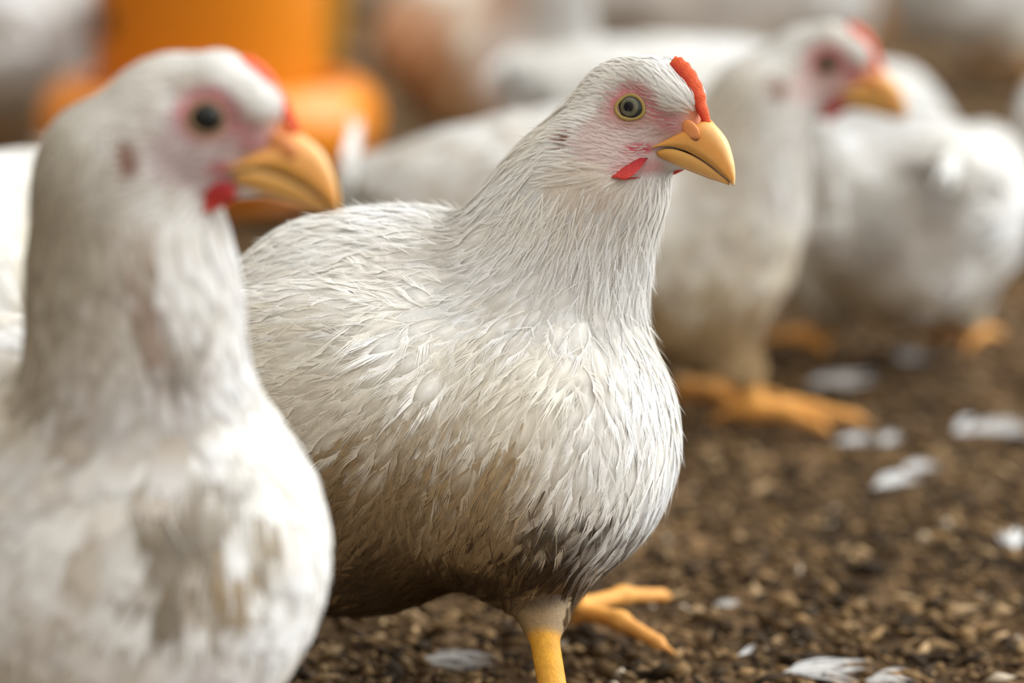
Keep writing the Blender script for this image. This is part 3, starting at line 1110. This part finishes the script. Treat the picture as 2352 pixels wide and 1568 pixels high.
        for (x, z, rx, rz, st) in ((1, 0, 11.5, 9.5, .9), (-1, -11, 16, 9.5, .62), (12, -6, 8, 5, .85), (4, -20, 6, 4, .9), (-19, -12, 2.4, 5.5, .97)):
            bare = np.maximum(bare, st * sstep(1.05, .75, np.sqrt(((q[:, 0] - x) / rx) ** 2 + ((q[:, 2] - z) / rz) ** 2)))
        bare = bare * face_in
        keepm &= r.random(len(P)) > bare * .5
        P, Nn, D, reg, q, sp, near_head, bare, nr = (x[keepm] for x in (P, Nn, D, reg, q, sp, near_head, bare, nr))
        k = thin(P, sp, seed)
        P, Nn, D, reg, q, sp, near_head, bare, nr = (x[k] for x in (P, Nn, D, reg, q, sp, near_head, bare, nr))
        m = len(P)
        Lf = np.array([.0200, .0160, .0058, .0230])[reg] * (.65 + .6 * r.random(m)) * s
        Wf = np.array([.0125, .0050, .0019, .0145])[reg] * (.65 + .6 * r.random(m)) * s
        Lf = np.where((reg == 2) & (nr > .12) & (nr < .34) & (np.abs(q).max(1) > 24), Lf * 1.6, Lf)
        Lf *= 1 - .45 * near_head - .25 * (bare > .3)
        Wf *= 1 - .35 * near_head - .35 * (bare > .3)
        Lf *= {'high': 1, 'mid': 1.05, 'low': 1.25}[lod]; Wf *= {'high': 1, 'mid': 1.1, 'low': 1.35}[lod]
        Rc = np.array([.055, .032, .017, .09])[reg] * s
        lift = np.array([.0010, .0008, .0006, .0007])[reg] * (.3 + 1.2 * r.random(m)) * s
        tip = np.tile(WHITE * self.white, (m, 1)) * (.95 + .07 * r.random((m, 1)))
        rootc = np.tile((CREAM * .5 + WHITE * .46) * self.white, (m, 1)) * (.90 + .14 * r.random((m, 1)))
        warm = sstep(.35, .75, fnoise(P, 45, 77, 3))[:, None] * .55
        tip = tip * (1 - warm) + np.array([.86, .81, .70]) * self.white * warm
        jz = np.zeros((m, 3)); jz[:, 2] = r.normal(0, .0075, m)
        tip = self.grime(P + D * Lf[:, None] * .7 + jz, tip)
        rootc = self.grime(P + jz + np.array([0, 0, .004]), rootc)
        # sooty tips here and there where the bird is soiled
        kf = np.clip(bare * 1.15, 0, .88)[:, None]
        cheek = np.array(H.cheek)
        tip = tip * (1 - kf) + cheek * kf
        rootc = rootc * (1 - kf) + np.array([.60, .40, .36]) * kf
        ear = sstep(1.0, .5, np.sqrt(((q[:, 0] + 19 + .12 * (q[:, 2] + 12)) / (2.6 * H.ear)) ** 2 + ((q[:, 2] + 12) / (6 * H.ear ** .5)) ** 2)) * (reg == 2)
        tip = tip * (1 - .75 * ear[:, None]) + np.array([.20, .065, .045]) * .75 * ear[:, None]
        rim = sstep(10.5, 6.5, np.sqrt((q[:, 0] + .5) ** 2 + (q[:, 2] - .5) ** 2)) * (reg == 2)
        rim = np.maximum(rim, .8 * sstep(9, 4, np.sqrt((q[:, 0] - 13) ** 2 + ((q[:, 2] + 5) * 1.3) ** 2)) * (reg == 2)) * min(.5 * H.red, .85)
        tip = tip * (1 - rim[:, None]) + np.array([.52, .17, .17]) * rim[:, None]
        rootc = rootc * (1 - ear[:, None]) + np.array([.22, .10, .05]) * ear[:, None]
        if lod == 'high':                       # stray barbs of down over the coat
            x = r.choice(np.flatnonzero(reg != 2), 2600)
            make_feathers('down', 'hair', P[x], Nn[x], (lambda d: d / np.linalg.norm(d, axis=1, keepdims=True))(D[x] + r.normal(0, .22, (2600, 3))),
                          .010 * (.5 + r.random(2600)), np.full(2600, .0008), Rc[x], .0022 * r.random(2600) + .0008,
                          np.minimum(tip[x] * 1.04, .9), tip[x], root, seed + 9, soft, .0006)
        names = ['body_feathers', 'neck_feathers', 'head_feathers', 'wing_feathers']
        tp = {'high': ['full', 'fine', 'hair', 'full'], 'mid': ['mid', 'mid', 'hair', 'mid'], 'low': ['mid', 'mid', 'hair', 'mid']}[lod]
        for g in range(4):
            x = reg == g
            make_feathers(names[g], tp[g], P[x], Nn[x], D[x], Lf[x], Wf[x], Rc[x], lift[x], tip[x], rootc[x], root, seed + g, soft, (-.0002, .0002, .00012, -.0002)[g])


GROUP = 'white broiler chickens in the shed'


def hen_head(hen, eye, yaw_w, s, pitch=0.0, roll=0.0):
    """eye: photo position of the eye nearer the camera"""
    H = Head((0, 0, 0), yaw_w - hen.yaw, pitch, s, roll)
    H.o = hen.w(*eye) - H.to((0, -13.0, 0))
    hen.head = H
    return H


# ---- middle bird, in focus
def middle_hen():
    base = W(970, 930, 1.30)
    h = Hen(base, math.radians(-30), .96, .101)
    h.std_body(1.0, 1.0, .06)
    for k, dz in ((3, .010), (4, .012)):        # low rump
        b = list(h.body[k])
        b[1] = b[1] - np.array([0, 0, dz])
        if b[0] == 'C': b[2] = b[2] - np.array([0, 0, dz])
        h.body[k] = tuple(b)
    h.body.append(E(h.w(1262, 985, 1.268), (.034, .034, .039), .02))
    h.body.append(E(h.w(800, 1060, 1.33), (.056, .048, .052), .02))
    h.body.append(E(h.w(700, 830, 1.335), (.045, .040, .028), .02))
    h.body.append(E(h.w(930, 610, 1.305), (.050, .034, .019), .02))
    H = hen_head(h, (1450, 245, 1.243), math.radians(-40), .93)
    h.neck = [(H.to((-10, 0, -6)), .0135), (h.w(1385, 400, 1.262), .0185), (h.w(1318, 500, 1.27), .0235), (h.w(1268, 640, 1.278), .027), (h.w(1225, 800, 1.285), .034)]
    h.body.append(CN(H.to((-20, 0, -3)), h.w(1205, 540, 1.283), .0085, .0165, .014))
    # near leg
    hock = h.w(1244, 1430, 1.268); ank = h.loc_of(ground_y(1286, 1.252) + np.array([0, 0, .008]))
    h.body.append(CN(h.w(1215, 1250, 1.285), h.w(1250, 1405, 1.27), .026, .009, .012))
    h.legs += foot_prims(ank, std_toes(ank, -.1), hock)
    # far leg, standing further back with its toes towards us
    hock = h.w(1290, 1335, 1.37); ank = h.w(1318, 1396, 1.395)
    h.body.append(CN(h.w(1215, 1230, 1.345), hock, .026, .009, .012))
    toes = [(h.w(1510, 1474, 1.374), .0038, .0027), (h.w(1520, 1367, 1.440), .0036, .0026), (h.w(1262, 1436, 1.392), .0036, .0026), (h.w(1270, 1398, 1.42), .0032, .0023)]
    h.legs += foot_prims(ank, toes, hock)
    h.belly = (.112, .085)
    h.stains += [(h.w(1320, 1275, 1.25), (.030, .06, .012), MUD, .97), (h.w(1180, 1330, 1.265), (.040, .06, .0125), MUD, .97),
                 (h.w(1260, 330, 1.275), (.028, .03, .034), (.80, .72, .57), .5), (h.w(800, 1360, 1.28), (.02, .03, .006), MUD, .5),
                 (h.w(1350, 430, 1.24), (.018, .03, .012), (.58, .45, .33), .6)]
    H.comb = .85; H.ear = .8; h.white = 1.05
    h.finish('chicken', 'white chicken in sharp focus in the middle with a brown soiled belly', GROUP, .0016, 'high', 11)


def left_hen():
    base = W(150, 1200, 1.12)
    h = Hen(base, math.radians(-55), .93, .101)
    h.std_body()
    h.std_legs()
    H = hen_head(h, (470, 270, 1.035), math.radians(-3), 1.02, .045)
    H.grey = .6; H.dark_eye = True; H.cheek = (.36, .315, .325)
    h.body.append(E(h.w(418, 1235, 1.085), (.0390, .0400, .042), .02))
    H.comb = .4; H.ear = 1.6
    h.neck = [(H.to((-12, 0, -6)), .0145), (h.w(272, 405, 1.055), .0192), (h.w(298, 560, 1.062), .0228), (h.w(310, 720, 1.070), .0255), (h.w(315, 900, 1.080), .030)]
    h.belly = (.050, .02); h.mottle = .30; h.white = .97
    h.stains += [(h.w(345, 700, 1.04), (.0030, .02, .026), (.36, .24, .17), .85), (h.w(370, 1200, 1.035), (.013, .04, .028), (.17, .125, .07), .85), (h.w(170, 560, 1.05), (.03, .04, .050), (.47, .41, .31), .85), (h.w(40, 900, 1.07), (.02, .04, .03), (.50, .43, .32), .7), (h.w(385, 930, 1.045), (.005, .03, .016), (.22, .17, .11), .7), (h.w(540, 1400, 1.04), (.016, .04, .010), (.20, .15, .08), .8), (h.w(300, 1010, 1.04), (.006, .03, .010), TAN, .5), (h.w(180, 1000, 1.05), (.006, .03, .012), TAN, .5),  # beige blobs paint the neck's shaded side; dark ones draw shadowed chest furrows
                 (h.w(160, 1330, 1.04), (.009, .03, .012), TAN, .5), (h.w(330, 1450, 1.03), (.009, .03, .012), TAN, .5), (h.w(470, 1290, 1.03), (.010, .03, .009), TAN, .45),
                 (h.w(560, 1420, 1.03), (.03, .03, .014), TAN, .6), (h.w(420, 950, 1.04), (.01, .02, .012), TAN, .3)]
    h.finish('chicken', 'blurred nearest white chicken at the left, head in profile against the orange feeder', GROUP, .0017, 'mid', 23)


def right_hen():
    base = W(1390, 480, 1.80)
    h = Hen(base, math.radians(-6), .92, .090)
    h.std_body(1.0, 1.0, .16)
    H = hen_head(h, (1897, 145, 1.75), math.radians(-9), 1.04)
    h.neck = [(H.to((-12, 0, -6)), .0145), (h.w(1750, 240, 1.765), .0205), (h.w(1715, 350, 1.77), .0245), (h.w(1690, 480, 1.775), .028), (h.w(1650, 580, 1.78), .034)]
    ank = h.loc_of(ground_y(1735, 1.782) + np.array([0, 0, .008]))
    hock = h.w(1712, 845, 1.782)
    h.body.append(CN(h.w(1620, 720, 1.78), hock, .030, .010, .015))
    h.legs += foot_prims(ank, std_toes(ank, .05), hock)
    hock = h.w(1520, 850, 1.83)
    ank = h.loc_of(ground_y(1560, 1.83) + np.array([0, 0, .008]))
    h.body.append(CN(h.w(1500, 720, 1.83), hock, .028, .010, .015))
    h.legs += foot_prims(ank, std_toes(ank, .05), hock)
    h.belly = (.078, .050)
    h.stains += [(h.w(1640, 280, 1.75), (.03, .04, .035), (.68, .60, .47), .65), (h.w(1660, 420, 1.74), (.03, .03, .02), (.66, .57, .45), .6)]
    H.ear = 1.5; H.grey = .1; H.red = 1.7; H.cheek = (.60, .40, .37); H.comb = .7; H.dark_eye = True; h.mottle = .38; h.white = .93
    h.dirt_front = 2.0
    h.finish('chicken', 'blurred white chicken on the right with red face in profile, orange foot on the litter', GROUP, .0022, 'mid', 37)


middle_hen()
left_hen()
right_hen()


# ---- birds behind: three postures, each built once and copied
def stander():
    h = Hen((0, 0), 0, 1.0)
    h.std_body(); h.std_legs()
    h.head = Head((.098, 0, .212), .1, 0, 1.0)
    h.neck = [(h.head.to((-12, 0, -6)), .0145), (np.array([.078, 0, .188]), .021), (np.array([.068, 0, .16]), .026), (np.array([.05, 0, .125]), .036)]
    return h


def pecker():
    h = Hen((0, 0), 0, .98, .080)
    h.std_body(1.0, .92); h.std_legs()
    h.head = Head((.150, .01, .052), .2, .75, 1.0)
    h.neck = [(h.head.to((-12, 0, -4)), .0145), (np.array([.118, .005, .073]), .021), (np.array([.098, 0, .088]), .027), (np.array([.06, 0, .09]), .038)]
    h.belly = (.03, .01); h.mottle = .0; h.white = .91
    return h


def turner():
    h = Hen((0, 0), 0, .92, .090)
    h.std_body(1.0); h.std_legs()
    h.head = Head((.080, .012, .198), .9, .05, 1.0)
    h.neck = [(h.head.to((-12, 0, -6)), .0145), (np.array([.066, .004, .175]), .020), (np.array([.058, 0, .148]), .025), (np.array([.044, 0, .115]), .034)]
    h.belly = (.118, .070); h.white = .86
    h.dirt_front = .55
    return h


def sitter():
    h = Hen((0, 0), 0, .98, .050)
    h.std_body(1.05, .85); h.std_legs()
    h.head = Head((.098, .010, .112), .4, .1, 1.0)
    h.neck = [(h.head.to((-12, 0, -6)), .0145), (np.array([.078, .003, .092]), .021), (np.array([.066, 0, .076]), .026), (np.array([.05, 0, .06]), .034)]
    h.belly = (.02, .0); h.mottle = .0; h.white = .84
    return h


def copy_hen(root, loc, yaw, scale, label):
    c = root.copy(); COL.objects.link(c)
    c.location = loc; c.rotation_euler = (0, 0, yaw); c.scale = (scale,) * 3
    c['label'] = label
    for ch in root.children:
        k = ch.copy(); COL.objects.link(k); k.parent = c
        for g in ch.children:
            x = g.copy(); COL.objects.link(x); x.parent = k
    return c


BACK = [  # posture, photo x, depth, heading, scale, label
    ('pecker', 2062, 1.96, 97, .93, 'white chicken stooping away from us at the right, below the red face'),
    ('sitter', 2575, 2.36, 75, 1.0, 'white chicken resting low, cut off by the right edge of the photo'),
    ('pecker', 1660, 2.22, 12, 1.0, 'white feathered back directly behind the heads of the two standing chickens'),
    ('turner', 1150, 2.58, -55, .98, 'upright chicken with brown dirty belly standing right of the orange feeder'),
    ('stander', 925, 3.45, 200, 1.0, 'dim grey white chicken far back, just right of the orange feeder'),
    ('pecker', -40, 2.78, 150, .92, 'white chicken stooping just left of the orange feeder pan'),
    ('turner', -75, 1.60, -110, 1.0, 'white chicken with soiled breast at the left edge behind the nearest chicken'),
    ('stander', 165, 3.05, 100, 1.0, 'pale chicken standing behind and left of the orange feeder tube'),
    ('pecker', 30, 3.60, 20, 1.0, 'small pale chicken in the top left corner'),
    ('pecker', 2290, 3.25, 25, 1.05, 'bright white chicken at the top right, far behind the red faced chicken'),
    ('pecker', 1960, 3.70, 5, 1.0, 'far white chicken above the comb of the right hand chicken'),
    ('pecker', 1720, 3.10, 170, 1.0, 'far white chicken at the top, left of the right hand chicken\'s head'),
]


def flock():
    proto = {}
    for i, (pose, px, d, yaw, s, label) in enumerate(BACK):
        loc = ground_y(px, d); loc = (loc[0], loc[1], 0.0)
        if pose not in proto:
            h = {'stander': stander, 'pecker': pecker, 'turner': turner, 'sitter': sitter}[pose]()
            r = h.finish('chicken', label, GROUP, .0030, 'low', 50 + i)
            proto[pose] = r
            r.location = loc; r.rotation_euler = (0, 0, math.radians(yaw)); r.scale = (s,) * 3
        else:
            copy_hen(proto[pose], loc, math.radians(yaw), s, label)


flock()


# ------------------------------------------------------------------ feeder and bucket
def feeder():
    loc = ground_y(487, 2.5)
    root = empty('poultry_feeder', (loc[0], loc[1], 0))
    tag(root, 'orange plastic tube feeder with round pan standing among the chickens', 'feeder')
    pan = [(0, 0), (.058, 0), (.062, .012), (.076, .020), (.096, .028), (.1085, .042), (.1115, .056), (.108, .070), (.099, .080), (.089, .082),
           (.084, .076), (.088, .066), (.090, .054), (.084, .040), (.068, .030), (0, .028)]
    link('pan', lathe('pan', resample(pan, 70), 96), M_ORANGE, root)
    tube = [(.0715, .042), (.0735, .046), (.0735, .33), (.0755, .335), (.0755, .345), (.0715, .345), (.0695, .33), (.0695, .046), (.0715, .042)]
    tb = link('hopper_tube', lathe('hopper_tube', tube, 96), M_ORANGE, root)
    feed = link('feed', lathe('feed', [(0, .052), (.05, .052), (.0895, .048)], 64), M_FEED, root)
    feed['label'] = 'brown feed mash'
    # gate hole on the tube
    a = math.radians(-147)
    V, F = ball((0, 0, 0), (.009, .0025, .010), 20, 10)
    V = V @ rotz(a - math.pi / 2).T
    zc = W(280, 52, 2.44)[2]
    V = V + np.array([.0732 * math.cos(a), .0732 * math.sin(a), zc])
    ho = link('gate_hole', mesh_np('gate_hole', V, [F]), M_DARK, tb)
    ho['label'] = 'dark hole'
    lid = [(0, .352), (.05, .351), (.078, .347), (.080, .338), (.0765, .338), (.076, .344), (.05, .347), (0, .348)]
    link('lid', lathe('lid', lid, 64), M_ORANGE, root)


def bucket():
    loc = ground_y(618, 2.80)
    root = empty('bucket', (loc[0], loc[1], 0))
    tag(root, 'amber plastic bucket mostly hidden behind the orange feeder tube', 'bucket')
    prof = [(0, .001), (.036, .001), (.040, .004), (.068, .150), (.072, .152), (.072, .160), (.066, .160), (.038, .008), (0, .006)]
    link('pail', lathe('pail', prof, 64), M_AMBER, root)
    V = []
    hp = [(.072 * math.cos(t), 0, .155 + .060 * math.sin(t)) for t in np.linspace(0, math.pi, 24)]
    rings = []
    for i, p in enumerate(hp):
        a, b = np.array(hp[max(i - 1, 0)]), np.array(hp[min(i + 1, 23)])
        t = (b - a) / np.linalg.norm(b - a); n = np.array([-t[2], 0, t[0]])
        rings.append([np.array(p) + .0022 * (math.cos(q) * n + math.sin(q) * np.array([0, 1, 0])) for q in np.linspace(0, 2 * math.pi, 8, endpoint=False)])
    V, F, F3, C = loft_mesh('handle', rings, np.full((24, 8, 3), .5))
    link('handle', mesh_np('handle', V, [F, F3]), M_AMBER, root)


feeder()
bucket()


# ------------------------------------------------------------------ loose feathers on the floor
def loose_feathers():
    spots = [  # photo x, y, length, heading, label
        (1890, 878, .030, 5, 'blurred white feather on the litter right of the orange foot'),
        (2075, 822, .022, 60, 'round white tuft of down below the stooping chicken'),
        (2235, 985, .036, 8, 'long white feather lying near the right edge of the litter'),
        (2030, 1110, .030, 38, 'bright white feather lying slantwise in the open litter'),
        (2085, 1075, .020, 20, 'short white feather touching the bright slanting feather'),
        (1935, 1012, .022, -10, 'dull white feather right of the orange toes'),
        (2035, 1012, .013, 40, 'small white fluff right of the dull feather'),
        (2255, 695, .020, 80, 'faint white tuft right of the stooping chicken\'s tail'),
        (2325, 1250, .018, 100, 'small grey feather at the right edge of the litter'),
        (1010, 1510, .028, -28, 'white feather lying under the belly of the middle chicken'),
        (1835, 1540, .026, -5, 'white feather at the bottom of the photo, left of two'),
        (2020, 1560, .022, -30, 'white feather at the bottom of the photo, right of two'),
        (1705, 1500, .009, 10, 'tiny white fluff speck at the bottom left of the open litter'),
        (1650, 1385, .010, -30, 'tiny tan feather just right of the toes'),
    ]
    for i, (px, py, L, a, label) in enumerate(spots):
        d = CAMH / (math.sin(PITCH) + (py - 784) / FPX * math.cos(PITCH))
        p = ground_y(px, d)
        r = np.random.default_rng(200 + i)
        # a few overlapping downy vanes on one shaft make the feather
        n = 4
        L = L * .72
        ang = math.radians(a) + r.normal(0, .38, n)
        D = np.stack([np.cos(ang), np.sin(ang), .10 + .25 * r.random(n)], -1)
        D /= np.linalg.norm(D, axis=1, keepdims=True)
        Nn = np.tile(np.array([[0, -.45, .9]]), (n, 1)) + r.normal(0, .25, (n, 3))
        Nn -= (Nn * D).sum(1)[:, None] * D
        Nn /= np.linalg.norm(Nn, axis=1, keepdims=True)
        st = np.array([math.cos(math.radians(a)), math.sin(math.radians(a)), 0])
        P = np.tile(np.array([0, 0, .0015]), (n, 1)) + st * (r.random((n, 1)) - .75) * L * .5
        o = make_feathers('feather', 'full', P, Nn, D, L * (.6 + .5 * r.random(n)), L * .5 * (.6 + .6 * r.random(n)), np.full(n, .05), np.full(n, .001),
                          np.tile(WHITE * .95, (n, 1)), np.tile(WHITE * .9, (n, 1)), None, 300 + i)
        del o['kind']
        o.location = (p[0], p[1], -.002)
        tag(o, label, 'feather', 'loose feathers on the litter')


loose_feathers()
